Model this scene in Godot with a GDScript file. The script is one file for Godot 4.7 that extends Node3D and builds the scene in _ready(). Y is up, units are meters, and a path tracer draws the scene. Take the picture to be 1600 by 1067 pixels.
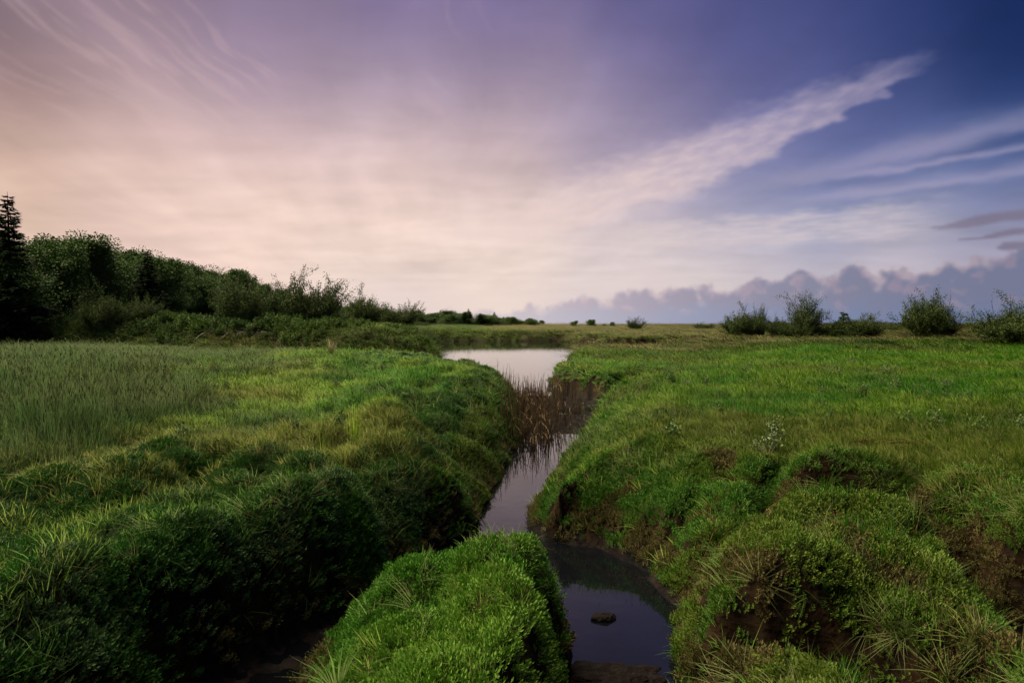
extends Node3D
# A creek in a salt marsh at dusk. x runs to the east of the view axis, d = -z runs along it; water lies at y = 0.

const AX0 := -180.0
var noise_a := FastNoiseLite.new()      # broad undulation
var noise_b := FastNoiseLite.new()      # bank outline
var noise_c := FastNoiseLite.new()      # cushions of vegetation
var noise_p := FastNoiseLite.new()      # patches of species
var noise_q := FastNoiseLite.new()      # finer patches
var channels: Array = []
var pond := PackedVector2Array()
var angles := PackedFloat32Array()
var reach := PackedFloat32Array()
var rows: Array = []
var sky_rows: Array = []
var sky_base: Image
var sky_w := 2560
var sky_h := 1280
var cloud_a := FastNoiseLite.new()
var cloud_b := FastNoiseLite.new()
var cloud_c := FastNoiseLite.new()
var mats := {}
var used_names := {}


func _ready() -> void:
	setup_noise()
	# ---- camera
	var cam := Camera3D.new()
	cam.name = "camera"
	cam.fov = 55.0
	cam.position = Vector3(0, 2.6, 0)
	cam.rotation_degrees = Vector3(-1.453, 0, 0)
	cam.near = 0.05
	cam.far = 9000.0
	cam.current = true
	add_child(cam)
	# ---- sky, exposure
	var env := Environment.new()
	env.background_mode = Environment.BG_SKY
	env.tonemap_mode = Environment.TONE_MAPPER_LINEAR
	env.tonemap_exposure = 2.6
	env.sdfgi_enabled = true
	env.ssao_enabled = true
	env.ssil_enabled = true
	var sm := PanoramaSkyMaterial.new()
	sm.panorama = make_sky()
	sm.energy_multiplier = 1.0 / 2.6
	var sky := Sky.new()
	sky.sky_material = sm
	env.sky = sky
	var we := WorldEnvironment.new()
	we.name = "world_environment"
	we.environment = env
	add_child(we)
	# ---- sun: low, behind thin cloud over the wood
	var sun := DirectionalLight3D.new()
	sun.name = "sun"
	sun.light_energy = 1.6
	sun.light_color = Color(1.0, 0.93, 0.82)
	sun.light_angular_distance = 80.0
	sun.shadow_enabled = true
	add_child(sun)
	sun.look_at_from_position(from_angles(-62.0, 48.0) * 100.0, Vector3.ZERO, Vector3.UP)
	print("sky ", Time.get_ticks_msec())
	# ---- setting
	make_materials()
	make_ground()
	print("ground ", Time.get_ticks_msec())
	make_water()
	make_far_land()
	# ---- vegetation
	make_grass()
	print("grass ", Time.get_ticks_msec())
	make_trees()
	print("trees ", Time.get_ticks_msec())
	make_details()
	print("details ", Time.get_ticks_msec())


# ------------------------------------------------------------------ helpers
func from_angles(az: float, el: float) -> Vector3:
	var a := deg_to_rad(az)
	var e := deg_to_rad(el)
	return Vector3(sin(a) * cos(e), sin(e), -cos(a) * cos(e))


func setup_noise() -> void:
	for n in [[noise_a, 11, 0.06, 3], [noise_b, 12, 0.8, 3], [noise_p, 13, 0.22, 3], [noise_q, 14, 1.3, 2]]:
		var f: FastNoiseLite = n[0]
		f.noise_type = FastNoiseLite.TYPE_SIMPLEX
		f.seed = n[1]
		f.frequency = n[2]
		f.fractal_octaves = n[3]
	noise_c.noise_type = FastNoiseLite.TYPE_CELLULAR
	noise_c.seed = 15
	noise_c.frequency = 1.35
	noise_c.fractal_type = FastNoiseLite.FRACTAL_NONE
	noise_c.cellular_return_type = FastNoiseLite.RETURN_DISTANCE
	noise_c.cellular_distance_function = FastNoiseLite.DISTANCE_EUCLIDEAN
	noise_c.domain_warp_enabled = true
	noise_c.domain_warp_amplitude = 0.3
	noise_c.domain_warp_frequency = 1.0
	for n in [[cloud_a, 21, 1.0, 5], [cloud_b, 22, 1.0, 4], [cloud_c, 23, 1.0, 5]]:
		var f: FastNoiseLite = n[0]
		f.noise_type = FastNoiseLite.TYPE_SIMPLEX
		f.seed = n[1]
		f.frequency = n[2]
		f.fractal_octaves = n[3]
		f.fractal_gain = 0.55


func numbered(called: String) -> String:
	var n: int = used_names.get(called, 0)
	used_names[called] = n + 1
	return called if n == 0 else "%s_%03d" % [called, n]


func tag(o: Node, label: String, category := "", group := "", kind := "") -> void:
	if label:
		o.set_meta("label", label)
	if category:
		o.set_meta("category", category)
	if group:
		o.set_meta("group", group)
	if kind:
		o.set_meta("kind", kind)


func thing(called: String, label: String, category: String, at: Vector3, turn := 0.0, group := "") -> Node3D:
	var o := Node3D.new()
	o.name = numbered(called)
	add_child(o)
	o.position = at
	o.rotation.y = turn
	tag(o, label, category, group)
	return o


func part(called: String, mesh: Mesh, material: Material, parent: Node) -> MeshInstance3D:
	var o := MeshInstance3D.new()
	o.name = called if parent != self else numbered(called)
	o.mesh = mesh
	o.material_override = material
	parent.add_child(o, true)
	return o


func lin(r: float, g: float, b: float) -> Color:
	return Color(r, g, b).linear_to_srgb()


func smooth01(a: float, b: float, x: float) -> float:
	var t := clampf((x - a) / (b - a), 0.0, 1.0)
	return t * t * (3.0 - 2.0 * t)


class Shape:
	var v := PackedVector3Array()
	var n := PackedVector3Array()
	var c := PackedColorArray()
	var i := PackedInt32Array()

	func tri(a: Vector3, b: Vector3, cc: Vector3, col: Color) -> void:
		var k := v.size()
		var nn := (cc - a).cross(b - a).normalized()
		v.append(a); v.append(b); v.append(cc)
		for _k in 3:
			n.append(nn)
			c.append(col)
		i.append(k); i.append(k + 1); i.append(k + 2)

	# a leaf: a folded pointed quad
	func leaf(at: Vector3, along: Vector3, side: Vector3, long: float, wide: float, col: Color) -> void:
		var k := v.size()
		var up := along.cross(side).normalized()
		var mid := at + along * long * 0.45
		v.append(at)
		v.append(mid + side * wide * 0.5 + up * wide * 0.15)
		v.append(at + along * long)
		v.append(mid - side * wide * 0.5 + up * wide * 0.15)
		for _k in 4:
			n.append(up)
			c.append(col)
		i.append(k); i.append(k + 1); i.append(k + 2)
		i.append(k); i.append(k + 2); i.append(k + 3)

	# a blade of grass that bends over: three joints and a point
	func blade(at: Vector3, out: Vector3, high: float, bend: float, wide: float, col: Color) -> void:
		var side := Vector3(-out.z, 0, out.x).normalized()
		var k := v.size()
		for s in 3:
			var t := s / 3.0
			var p := at + Vector3.UP * high * (t - bend * 0.35 * t * t) + out * bend * high * t * t
			var w := wide * (1.0 - 0.55 * t * t) * 0.5
			v.append(p - side * w)
			v.append(p + side * w)
		v.append(at + Vector3.UP * high * (1.0 - bend * 0.35) + out * bend * high)
		var nn := (out + Vector3.UP * (0.25 + bend)).normalized()
		for s in 7:
			n.append(nn)
			c.append(col)
		for s in 2:
			var q := k + s * 2
			i.append_array(PackedInt32Array([q, q + 2, q + 1, q + 1, q + 2, q + 3]))
		i.append_array(PackedInt32Array([k + 4, k + 6, k + 5]))

	func tube(points: PackedVector3Array, radii: PackedFloat32Array, sides: int, col: Color) -> void:
		var k := v.size()
		for p in points.size():
			var t: Vector3 = (points[mini(p + 1, points.size() - 1)] - points[maxi(p - 1, 0)]).normalized()
			var a := t.cross(Vector3(0.31, 0.2, 0.93)).normalized()
			var b := t.cross(a)
			for s in sides:
				var w := TAU * s / sides
				var o := a * cos(w) + b * sin(w)
				v.append(points[p] + o * radii[p])
				n.append(o)
				c.append(col)
		for p in points.size() - 1:
			for s in sides:
				var q := k + p * sides + s
				var r := k + p * sides + (s + 1) % sides
				i.append_array(PackedInt32Array([q, r, q + sides, r, r + sides, q + sides]))

	func mesh() -> ArrayMesh:
		var a := []
		a.resize(Mesh.ARRAY_MAX)
		a[Mesh.ARRAY_VERTEX] = v
		a[Mesh.ARRAY_NORMAL] = n
		a[Mesh.ARRAY_COLOR] = c
		a[Mesh.ARRAY_INDEX] = i
		var m := ArrayMesh.new()
		m.add_surface_from_arrays(Mesh.PRIMITIVE_TRIANGLES, a)
		return m


# ------------------------------------------------------------------ sky
const SKY_POINTS := [
	[-37.6, 20.6, 105, 95, 115], [-30, 22.4, 138, 116, 136], [-21.1, 23.9, 122, 107, 143], [-10.9, 25, 116, 102, 148], [0, 25.4, 100, 90, 145], [10.9, 25, 80, 78, 130],
	[21.1, 23.9, 55, 65, 120], [30, 22.4, 28, 45, 100], [37.6, 20.6, 12, 32, 78], [-37.7, 18.7, 138, 112, 120], [-21.1, 21.7, 142, 122, 150], [0, 23.1, 132, 116, 152],
	[21.1, 21.7, 74, 80, 136], [37.7, 18.7, 18, 40, 92], [-37.7, 16.5, 165, 130, 125], [-30.1, 17.9, 172, 146, 152], [-21.1, 19.2, 168, 145, 160], [-10.9, 20.2, 167, 147, 168],
	[0, 20.5, 168, 147, 164], [10.9, 20.2, 138, 124, 165], [21.1, 19.2, 92, 95, 150], [30.1, 17.9, 50, 65, 125], [37.7, 16.5, 25, 50, 105], [-37.8, 12, 220, 183, 163],
	[-30.2, 13.1, 220, 187, 176], [-21.2, 14.1, 214, 184, 178], [-11, 14.8, 206, 180, 180], [0, 15, 204, 178, 180], [11, 14.8, 162, 147, 175], [21.2, 14.1, 118, 118, 165],
	[30.2, 13.1, 85, 98, 155], [37.8, 12, 52, 78, 140], [-37.8, 8.6, 230, 195, 170], [-30.2, 9.4, 232, 198, 184], [-21.2, 10.1, 231, 199, 185], [-11, 10.7, 229, 199, 185],
	[0, 10.8, 222, 195, 186], [11, 10.7, 190, 175, 186], [16.2, 10.4, 150, 148, 178], [21.2, 10.1, 120, 130, 175], [25.9, 9.8, 102, 122, 172], [32.3, 9.2, 110, 125, 170],
	[37.8, 8.6, 105, 115, 158], [-30.3, 6.1, 234, 203, 188], [-21.3, 6.6, 235, 206, 190], [-11, 6.9, 237, 210, 196], [0, 7.1, 237, 214, 200], [11, 6.9, 234, 214, 204],
	[21.3, 6.6, 226, 208, 202], [30.3, 6.1, 216, 198, 198], [37.9, 5.6, 186, 172, 184], [-16.3, 3.6, 234, 210, 196], [0, 3.8, 236, 214, 200], [16.3, 3.6, 228, 210, 200],
	[30.3, 3.2, 216, 198, 196], [-11, 1.2, 220, 204, 200], [5.6, 1.3, 214, 200, 200], [21.3, 1.2, 200, 190, 195], [34.3, 1, 180, 172, 185],
	[16.5, 23, 82, 82, 138], [16.5, 17.5, 130, 120, 163], [23.5, 19.2, 92, 95, 150], [26, 22, 55, 64, 120], [5.5, 17, 165, 148, 172], [27, 14.5, 92, 100, 156],
	# on round the horizon and up to the zenith
	[-60, 5, 236, 202, 178], [-60, 14, 216, 180, 160], [-60, 24, 150, 122, 128], [-60, 40, 100, 88, 125], [-90, 5, 238, 198, 158], [-90, 18, 190, 155, 145], [-90, 40, 100, 92, 128],
	[-125, 5, 210, 180, 165], [-125, 18, 150, 130, 145], [-125, 45, 80, 80, 122], [-160, 6, 160, 150, 165], [-160, 22, 85, 88, 132], [160, 6, 135, 135, 165], [160, 22, 62, 74, 125],
	[120, 6, 125, 128, 162], [120, 22, 48, 65, 120], [80, 5, 140, 138, 165], [80, 12, 80, 95, 145], [80, 24, 35, 52, 108], [58, 5, 150, 145, 168], [58, 12, 55, 76, 132], [58, 22, 24, 40, 92],
	[-30, 38, 85, 78, 120], [0, 38, 62, 62, 115], [30, 38, 24, 38, 88], [60, 45, 28, 42, 92], [120, 45, 40, 54, 105], [180, 45, 52, 62, 112], [-90, 65, 66, 70, 116], [0, 65, 48, 54, 105], [90, 65, 36, 48, 98], [180, 70, 50, 58, 108], [0, 89, 48, 55, 106],
]


func sky_field(dir: Vector3, dirs: PackedVector3Array, cols: PackedVector3Array) -> Vector3:
	var sum := Vector3.ZERO
	var ws := 0.0
	for k in dirs.size():
		var q := dir.distance_squared_to(dirs[k]) + 0.015
		var w := 1.0 / (q * q * q)
		sum += cols[k] * w
		ws += w
	return sum / ws


func seg(p: Vector2, a: Vector2, b: Vector2) -> Vector2:      # (distance signed by side, place along)
	var ab := b - a
	var t := clampf((p - a).dot(ab) / ab.length_squared(), 0.0, 1.0)
	var q := p - a - ab * t
	return Vector2(q.length() * signf(ab.cross(q)), t)


func make_sky() -> Texture2D:
	var dirs := PackedVector3Array()
	var cols := PackedVector3Array()
	for p in SKY_POINTS:
		dirs.append(from_angles(p[0], p[1]))
		cols.append(Vector3(p[2], p[3], p[4]) / 255.0)
	var bw := 320
	var bh := 80
	var data := PackedFloat32Array()
	for y in bh:
		var el := 90.0 * (1.0 - (y + 0.5) / bh)
		for x in bw:
			var c := sky_field(from_angles((x + 0.5) / bw * 360.0 - 180.0, el), dirs, cols)
			data.append(c.x); data.append(c.y); data.append(c.z)
	sky_base = Image.create_from_data(bw, bh, false, Image.FORMAT_RGBF, data.to_byte_array())
	sky_base.resize(640, 320, Image.INTERPOLATE_CUBIC)
	sky_rows.resize(sky_h / 2)
	var id := WorkerThreadPool.add_group_task(sky_row, sky_h / 2)
	WorkerThreadPool.wait_for_group_task_completion(id)
	var all := PackedByteArray()
	for y in sky_h / 2:
		var r: PackedFloat32Array = sky_rows[y]
		all.append_array(r.to_byte_array())
	var low := PackedFloat32Array()
	low.resize(sky_w * 3)
	for x in sky_w:
		low[x * 3] = 0.18; low[x * 3 + 1] = 0.17; low[x * 3 + 2] = 0.2
	var lowb := low.to_byte_array()
	for y in sky_h / 2:
		all.append_array(lowb)
	sky_rows.clear()
	var im := Image.create_from_data(sky_w, sky_h, false, Image.FORMAT_RGBF, all)
	return ImageTexture.create_from_image(im)


const STREAK := [[-4.0, 7.0, 1.5], [7.0, 10.8, 2.3], [15.2, 13.1, 2.5], [22.1, 15.5, 1.8], [27.6, 17.4, 1.15], [33.5, 19.4, 0.6]]
const CUMULUS := [[-180.0, 1.5], [-90.0, 0.8], [-30.0, 0.3], [-5.6, 1.2], [1.1, 2.0], [8.9, 2.9], [11.6, 3.5], [16.3, 3.4], [21.3, 4.0], [25.9, 4.3], [27.7, 4.7], [30.3, 4.3], [34.3, 4.9], [37.9, 5.0], [48.0, 5.8], [70.0, 4.5], [110.0, 3.5], [180.0, 1.5]]


func sky_row(y: int) -> void:
	var el := 90.0 * (1.0 - (y + 0.5) / (sky_h / 2))
	var out := PackedFloat32Array()
	out.resize(sky_w * 3)
	var by := clampf((90.0 - el) / 90.0 * 320.0 - 0.5, 0.0, 318.99)
	var y0 := int(by)
	var fy := by - y0
	var x := -1
	while x < sky_w - 1:
		x += 1
		var az := (x + 0.5) / sky_w * 360.0
		if az > 180.0:
			az -= 360.0
		var bx := (az + 180.0) / 360.0 * 640.0 - 0.5 + 640.0
		var xf := floorf(bx)
		var fx := bx - xf
		var x0 := int(xf) % 640
		var x1 := (x0 + 1) % 640
		var c := sky_base.get_pixel(x0, y0).lerp(sky_base.get_pixel(x1, y0), fx).lerp(sky_base.get_pixel(x0, y0 + 1).lerp(sky_base.get_pixel(x1, y0 + 1), fx), fy)
		var dir := from_angles(az, el)
		# high veil: a sheet of cirrus overhead, its fibres drawn out to the north-east
		var inv := 1.0 / (dir.y + 0.12)
		var px := dir.x * inv
		var pz := -dir.z * inv
		var s := px * -0.14 + pz * 0.99
		var t := px * 0.99 + pz * 0.14
		var wob := cloud_b.get_noise_2d(s * 0.35, t * 0.35) * 0.09
		var fib := cloud_a.get_noise_2d(s * 0.55 + wob, t * 3.0 + wob * 3.0)
		var veil := cloud_b.get_noise_3d(s * 0.35 + 7.0, t * 1.1 + wob * 1.5, 3.0)
		var soft := smooth01(1.0, 6.0, el) * (1.0 - 0.6 * smooth01(35.0, 70.0, el))
		c = c * (1.0 + (fib * 0.03 * smooth01(2.0, 12.0, el) + veil * 0.07 * (0.4 + 0.6 * smooth01(25.0, -10.0, az))) * soft)
		var mott := cloud_c.get_noise_3d(px * 1.3, pz * 2.6, 8.0)
		c = c * (1.0 + mott * 0.05 * soft)
		# combed wisps, upper sky toward the sun
		var wisp := smooth01(0.0, 0.7, cloud_a.get_noise_2d(s * 1.4 + t * 1.2 + 9.0, t * 15.0 - s * 5.0 + 4.0 + wob * 26.0)) * smooth01(-0.3, 0.25, cloud_b.get_noise_2d(px * 0.8 - 3.0, pz * 0.8 + 1.0)) * smooth01(9.0, 20.0, el)
		c = c.lerp(Color(0.86, 0.72, 0.70), wisp * 0.22 * smooth01(8.0, -24.0, az))
		# long streaks to the east
		if az > -8.0 and az < 75.0 and el < 24.0:
			var p := Vector2(az, el)
			var wv := Vector2(cloud_b.get_noise_2d(az * 0.18, el * 0.5), cloud_b.get_noise_2d(az * 0.18 + 30.0, el * 0.5)) * Vector2(1.2, 0.7)
			var best := 9.0
			var sd := 0.0
			var al := 0.0
			for k in STREAK.size() - 1:
				var q := seg(p + wv, Vector2(STREAK[k][0], STREAK[k][1]), Vector2(STREAK[k + 1][0], STREAK[k + 1][1]))
				var w: float = lerpf(STREAK[k][2], STREAK[k + 1][2], q.y)
				var r := absf(q.x) / w
				if r < best:
					best = r
					sd = q.x / w
					al = (k + q.y) / 5.0
			if best < 2.2:
				var edge := (1.0 - smooth01(0.15, 1.5, best)) if sd > 0.0 else (1.0 - smooth01(0.5, 1.15, best))
				var tex := 0.82 + 0.30 * cloud_a.get_noise_2d(az * 0.16 + el * 0.5, el * 0.9 - az * 0.34)
				c = c.lerp(Color(0.90, 0.80, 0.775).lerp(Color(0.74, 0.65, 0.74), al * al), clampf(edge * tex, 0.0, 1.0) * 0.9 * smooth01(-7.0, 4.0, az) * (1.0 - 0.5 * al) * (1.0 - smooth01(0.86, 1.0, al)))
			for st in [[18.0, 10.8, 46.0, 14.6, 0.9, 0.30], [22.0, 11.0, 50.0, 12.7, 0.35, 0.40], [20.0, 9.5, 50.0, 11.2, 0.55, 0.34], [24.0, 11.9, 56.0, 16.6, 1.2, 0.16]]:
				var q := seg(p + wv * 0.35, Vector2(st[0], st[1]), Vector2(st[2], st[3]))
				var e := (1.0 - smooth01(0.0, 1.0, absf(q.x) / (st[4] * (1.6 if q.x > 0.0 else 1.0)))) * smooth01(0.0, 0.25, q.y) * (1.0 - smooth01(0.9, 1.0, q.y))
				c = c.lerp(Color(0.78, 0.70, 0.78), e * st[5])
			# grey lens clouds low in the east
			for st in [[32.5, 7.0, 41.0, 7.9, 0.42], [34.2, 6.15, 43.0, 6.7, 0.26], [36.2, 5.35, 39.0, 5.5, 0.3]]:
				var q := seg(p + wv * 0.3, Vector2(st[0], st[1]), Vector2(st[2], st[3]))
				var w: float = st[4] * smooth01(-0.08, 0.35, q.y) + 0.01
				var e := 1.0 - smooth01(0.55, 1.15, absf(q.x) / w)
				c = c.lerp(Color(0.47, 0.44, 0.53), e * 0.85)
			# sheet of pale cirrus under the streaks
			var lo := smooth01(6.2, 7.0, el + wv.y * 0.4 + az * 0.005) * (1.0 - smooth01(7.4 + az * 0.038, 8.4 + az * 0.042, el + wv.y * 0.9))
			c = c.lerp(Color(0.86, 0.79, 0.78), lo * 0.55 * smooth01(2.0, 12.0, az) * (1.0 - smooth01(28.0, 36.0, az)) * (0.8 + 0.5 * cloud_a.get_noise_2d(az * 0.25, el * 3.0)))
		# bank of cumulus along the horizon
		if el < 9.0:
			var top := 0.0
			for k in CUMULUS.size() - 1:
				if az <= CUMULUS[k + 1][0]:
					top = lerpf(CUMULUS[k][1], CUMULUS[k + 1][1], (az - CUMULUS[k][0]) / (CUMULUS[k + 1][0] - CUMULUS[k][0]))
					break
			var bil := cloud_c.get_noise_3d(dir.x * 16.0, el * 0.28, dir.z * 16.0)
			var puff := absf(cloud_c.get_noise_3d(dir.x * 9.0 + 5.0, el * 0.14, dir.z * 9.0))
			var edge_el := top + bil * 1.0 + puff * 1.3 - 0.5
			var depth := edge_el - el
			if depth > -0.4:
				var east := smooth01(0.0, 38.0, az) * (1.0 - smooth01(120.0, 170.0, az))
				var a := smooth01(-0.10, 0.12 + 0.5 * (1.0 - east), depth) * lerpf(0.45, 0.97, smooth01(-6.0, 16.0, az))
				var rim := Color(0.81, 0.73, 0.745).lerp(Color(0.64, 0.585, 0.64), east)
				var body := Color(0.69, 0.64, 0.695).lerp(Color(0.435, 0.455, 0.57), east)
				var foot := Color(0.67, 0.665, 0.74).lerp(Color(0.40, 0.46, 0.61), east)
				var k := rim.lerp(body, smooth01(0.0, 0.9, depth + bil * 0.8))
				k = k.lerp(foot, smooth01(2.2, 0.4, el + bil * 0.8))
				var lump := cloud_c.get_noise_3d(dir.x * 22.0, el * 0.55 + 9.0, dir.z * 22.0)
				k = k.lerp(Color(0.80, 0.70, 0.72).lerp(Color(0.60, 0.52, 0.60), east), smooth01(0.12, 0.5, lump) * 0.55 * smooth01(0.6, 1.6, el))
				c = c.lerp(k, a)
		var grey := c.r * 0.3 + c.g * 0.59 + c.b * 0.11
		c = Color(grey, grey, grey).lerp(c, 0.9) * 1.035
		out[x * 3] = to_lin(c.r)
		out[x * 3 + 1] = to_lin(c.g)
		out[x * 3 + 2] = to_lin(c.b)
		var same := 7 if el > 38.0 else (1 if absf(az) > 60.0 else 0)      # broad forms only, high up
		while same > 0 and x < sky_w - 1:
			x += 1
			same -= 1
			out[x * 3] = out[x * 3 - 3]
			out[x * 3 + 1] = out[x * 3 - 2]
			out[x * 3 + 2] = out[x * 3 - 1]
	sky_rows[y] = out


func to_lin(v: float) -> float:
	return pow((maxf(v, 0.0) + 0.055) / 1.055, 2.4)


# ------------------------------------------------------------------ materials
func noise_texture(seed_: int, freq: float, octaves: int, lo: Color, hi: Color, size := 512, normal := false, strength := 4.0) -> NoiseTexture2D:
	var f := FastNoiseLite.new()
	f.seed = seed_
	f.frequency = freq
	f.fractal_octaves = octaves
	var t := NoiseTexture2D.new()
	t.width = size
	t.height = size
	t.seamless = true
	t.noise = f
	if normal:
		t.as_normal_map = true
		t.bump_strength = strength
	else:
		var g := Gradient.new()
		g.set_color(0, lo)
		g.set_color(1, hi)
		t.color_ramp = g
	return t


func foliage_material(rough: float, light: float, tint := Color(0.7, 1.0, 0.35), spec := 0.4) -> StandardMaterial3D:
	var m := StandardMaterial3D.new()
	m.vertex_color_use_as_albedo = true
	m.roughness = rough
	m.metallic_specular = spec
	m.cull_mode = BaseMaterial3D.CULL_DISABLED
	if light > 0.0:
		m.backlight_enabled = true
		m.backlight = tint * light
	return m


func make_materials() -> void:
	mats.grass = foliage_material(0.8, 0.8, Color(0.75, 1.0, 0.35), 0.12)
	mats.succulent = foliage_material(0.65, 0.5, Color(0.7, 1.0, 0.4), 0.2)
	mats.dry = foliage_material(0.9, 0.25, Color(1.0, 0.85, 0.55), 0.08)
	mats.leaf = foliage_material(0.75, 0.35, Color(0.7, 1.0, 0.35), 0.2)
	mats.hawthorn = foliage_material(0.75, 0.3, Color(0.7, 1.0, 0.35), 0.15)
	mats.hawthorn.albedo_color = lin(0.62, 0.68, 0.62)
	mats.needle = foliage_material(0.85, 0.2, Color(0.7, 1.0, 0.4), 0.1)
	mats.bark = foliage_material(0.95, 0.0, Color.WHITE, 0.1)
	mats.bark.albedo_texture = noise_texture(41, 0.03, 4, Color(0.62, 0.62, 0.62), Color(1, 1, 1), 256)
	mats.bark.uv1_triplanar = true
	mats.bark.uv1_scale = Vector3(2, 0.6, 2)
	var g := StandardMaterial3D.new()
	g.vertex_color_use_as_albedo = true
	g.roughness = 0.85
	g.metallic_specular = 0.12
	g.albedo_texture = noise_texture(42, 0.02, 5, Color(0.55, 0.52, 0.5), Color(1, 1, 1))
	g.normal_enabled = true
	g.normal_texture = noise_texture(43, 0.03, 5, Color.BLACK, Color.WHITE, 512, true, 9.0)
	g.normal_scale = 1.2
	g.uv1_triplanar = true
	g.uv1_world_triplanar = true
	g.uv1_scale = Vector3(0.9, 0.9, 0.9)
	mats.ground = g
	var w := StandardMaterial3D.new()
	w.albedo_color = lin(0.0025, 0.003, 0.004)
	w.roughness = 0.03
	w.metallic_specular = 0.48
	w.normal_enabled = true
	w.normal_texture = noise_texture(44, 0.012, 3, Color.BLACK, Color.WHITE, 512, true, 1.2)
	w.normal_scale = 0.14
	w.uv1_triplanar = true
	w.uv1_world_triplanar = true
	w.uv1_scale = Vector3(0.35, 0.35, 0.35)
	mats.water = w


# ------------------------------------------------------------------ ground
# a channel: points [x, d, half width, bank width to the west, to the east, floor]
func define_channels() -> void:
	var creek := [[0.6, -6.0, 0.42, 0.25, 0.9, 0.12], [0.6, 2.0, 0.42, 0.25, 0.8, 0.1], [0.66, 4.2, 0.40, 0.32, 0.7, 0.05], [0.86, 5.1, 0.36, 0.6, 0.9, -0.06], [0.92, 5.5, 0.40, 0.8, 1.2, -0.2], [0.90, 5.9, 0.42, 0.95, 1.6, -0.25], [0.84, 6.3, 0.38, 1.0, 1.9, -0.25], [0.72, 6.8, 0.38, 1.0, 2.1, -0.25], [0.54, 7.2, 0.32, 1.0, 2.2, -0.25], [0.18, 7.65, 0.06, 0.8, 1.8, -0.2], [-0.18, 8.4, 0.16, 1.4, 1.8, -0.2], [0.0, 9.6, 0.16, 1.9, 2.0, -0.2], [0.14, 10.4, 0.20, 2.2, 2.0, -0.2], [0.3, 11.4, 0.26, 2.3, 2.1, -0.2], [0.55, 12.6, 0.36, 2.3, 2.1, -0.2], [0.68, 13.8, 0.42, 2.1, 2.1, -0.2], [0.9, 15.0, 0.6, 1.9, 2.0, -0.06], [1.05, 16.0, 0.75, 1.9, 2.0, 0.04], [1.25, 18.0, 0.95, 1.8, 1.6, 0.07], [1.5, 20.8, 1.4, 1.7, 0.6, 0.05], [1.2, 23.6, 1.1, 1.8, 0.5, 0.02], [0.8, 26.0, 0.8, 2.4, 0.6, -0.15], [0.7, 29.5, 0.8, 3.0, 0.8, -0.3]]
	var gully := [[-0.15, 8.2, 0.2, 2.0, 0.8, -0.12], [-0.5, 7.1, 0.34, 2.3, 1.1, -0.12], [-0.85, 6.4, 0.28, 2.4, 1.1, -0.05], [-1.2, 5.95, 0.2, 2.3, 0.8, 0.0], [-1.5, 5.6, 0.14, 2.1, 0.65, 0.02], [-1.64, 5.3, 0.15, 1.9, 0.6, 0.0], [-1.76, 4.9, 0.22, 1.8, 0.62, 0.0], [-1.88, 4.2, 0.32, 1.8, 0.65, 0.0], [-2.08, 3.2, 0.40, 1.8, 0.65, 0.0], [-2.5, 2.2, 0.5, 1.3, 0.8, 0.05], [-4.0, 1.4, 0.5, 1.2, 0.9, 0.05], [-12.0, 0.5, 0.4, 0.9, 0.9, 0.1]]
	var slough := [[-4.5, 48.0, 1.2, 2.5, 3.5, -0.2], [-12.0, 45.0, 1.2, 2.0, 4.0, -0.1], [-20.0, 48.0, 1.0, 1.8, 3.5, 0.1], [-30.0, 53.0, 1.0, 1.8, 3.0, 0.3], [-55.0, 60.0, 1.0, 1.5, 3.0, 0.8]]
	var inlet := [[1.8, 19.2, 0.4, 0.5, 1.4, -0.1], [2.6, 20.2, 0.4, 0.5, 1.5, 0.0], [3.5, 21.4, 0.3, 0.5, 1.6, 0.1], [4.6, 23.0, 0.2, 0.7, 1.5, 0.35], [5.6, 24.8, 0.1, 0.9, 1.2, 0.6], [7.2, 27.5, 0.05, 1.0, 1.0, 0.85]]
	var ditch := [[1.0, 4.4, 0.15, 0.5, 0.6, 0.1], [1.6, 4.15, 0.12, 0.5, 0.5, 0.14], [2.05, 4.0, 0.22, 0.4, 0.4, 0.0], [2.3, 3.2, 0.28, 0.5, 0.5, 0.0], [2.5, 1.0, 0.2, 0.6, 0.6, 0.1]]
	var ditch2 := [[3.3, 2.5, 0.2, 0.6, 0.7, 0.1], [3.45, 3.9, 0.26, 0.4, 0.6, 0.0], [3.72, 4.9, 0.24, 0.4, 0.7, 0.0], [3.85, 5.6, 0.12, 0.4, 0.6, 0.1], [3.5, 6.2, 0.18, 0.4, 0.4, 0.1], [2.95, 6.35, 0.14, 0.4, 0.4, 0.15], [2.45, 6.25, 0.04, 0.5, 0.5, 0.42]]
	var groove := [[1.3, 6.3, 0.02, 0.5, 0.5, 0.35], [1.75, 6.7, 0.03, 0.5, 0.5, 0.38], [2.1, 7.25, 0.02, 0.5, 0.5, 0.6], [2.3, 7.8, 0.01, 0.5, 0.5, 0.85]]
	var groove2 := [[2.45, 6.2, 0.03, 0.5, 0.5, 0.4], [2.65, 6.8, 0.03, 0.5, 0.5, 0.5], [2.95, 7.4, 0.02, 0.5, 0.5, 0.8]]
	var groove3 := [[-2.1, 6.6, 0.02, 0.6, 0.6, 0.5], [-2.9, 7.3, 0.02, 0.6, 0.6, 0.68], [-4.2, 7.4, 0.02, 0.6, 0.6, 0.72], [-5.5, 6.6, 0.02, 0.6, 0.6, 0.72]]
	var bay := [[6.0, 56.5, 0.9, 0.5, 1.6, -0.2], [10.6, 58.0, 0.8, 0.45, 1.8, -0.1], [13.0, 59.6, 0.5, 0.45, 1.8, 0.1], [15.5, 61.0, 0.2, 0.6, 1.5, 0.5]]
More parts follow.
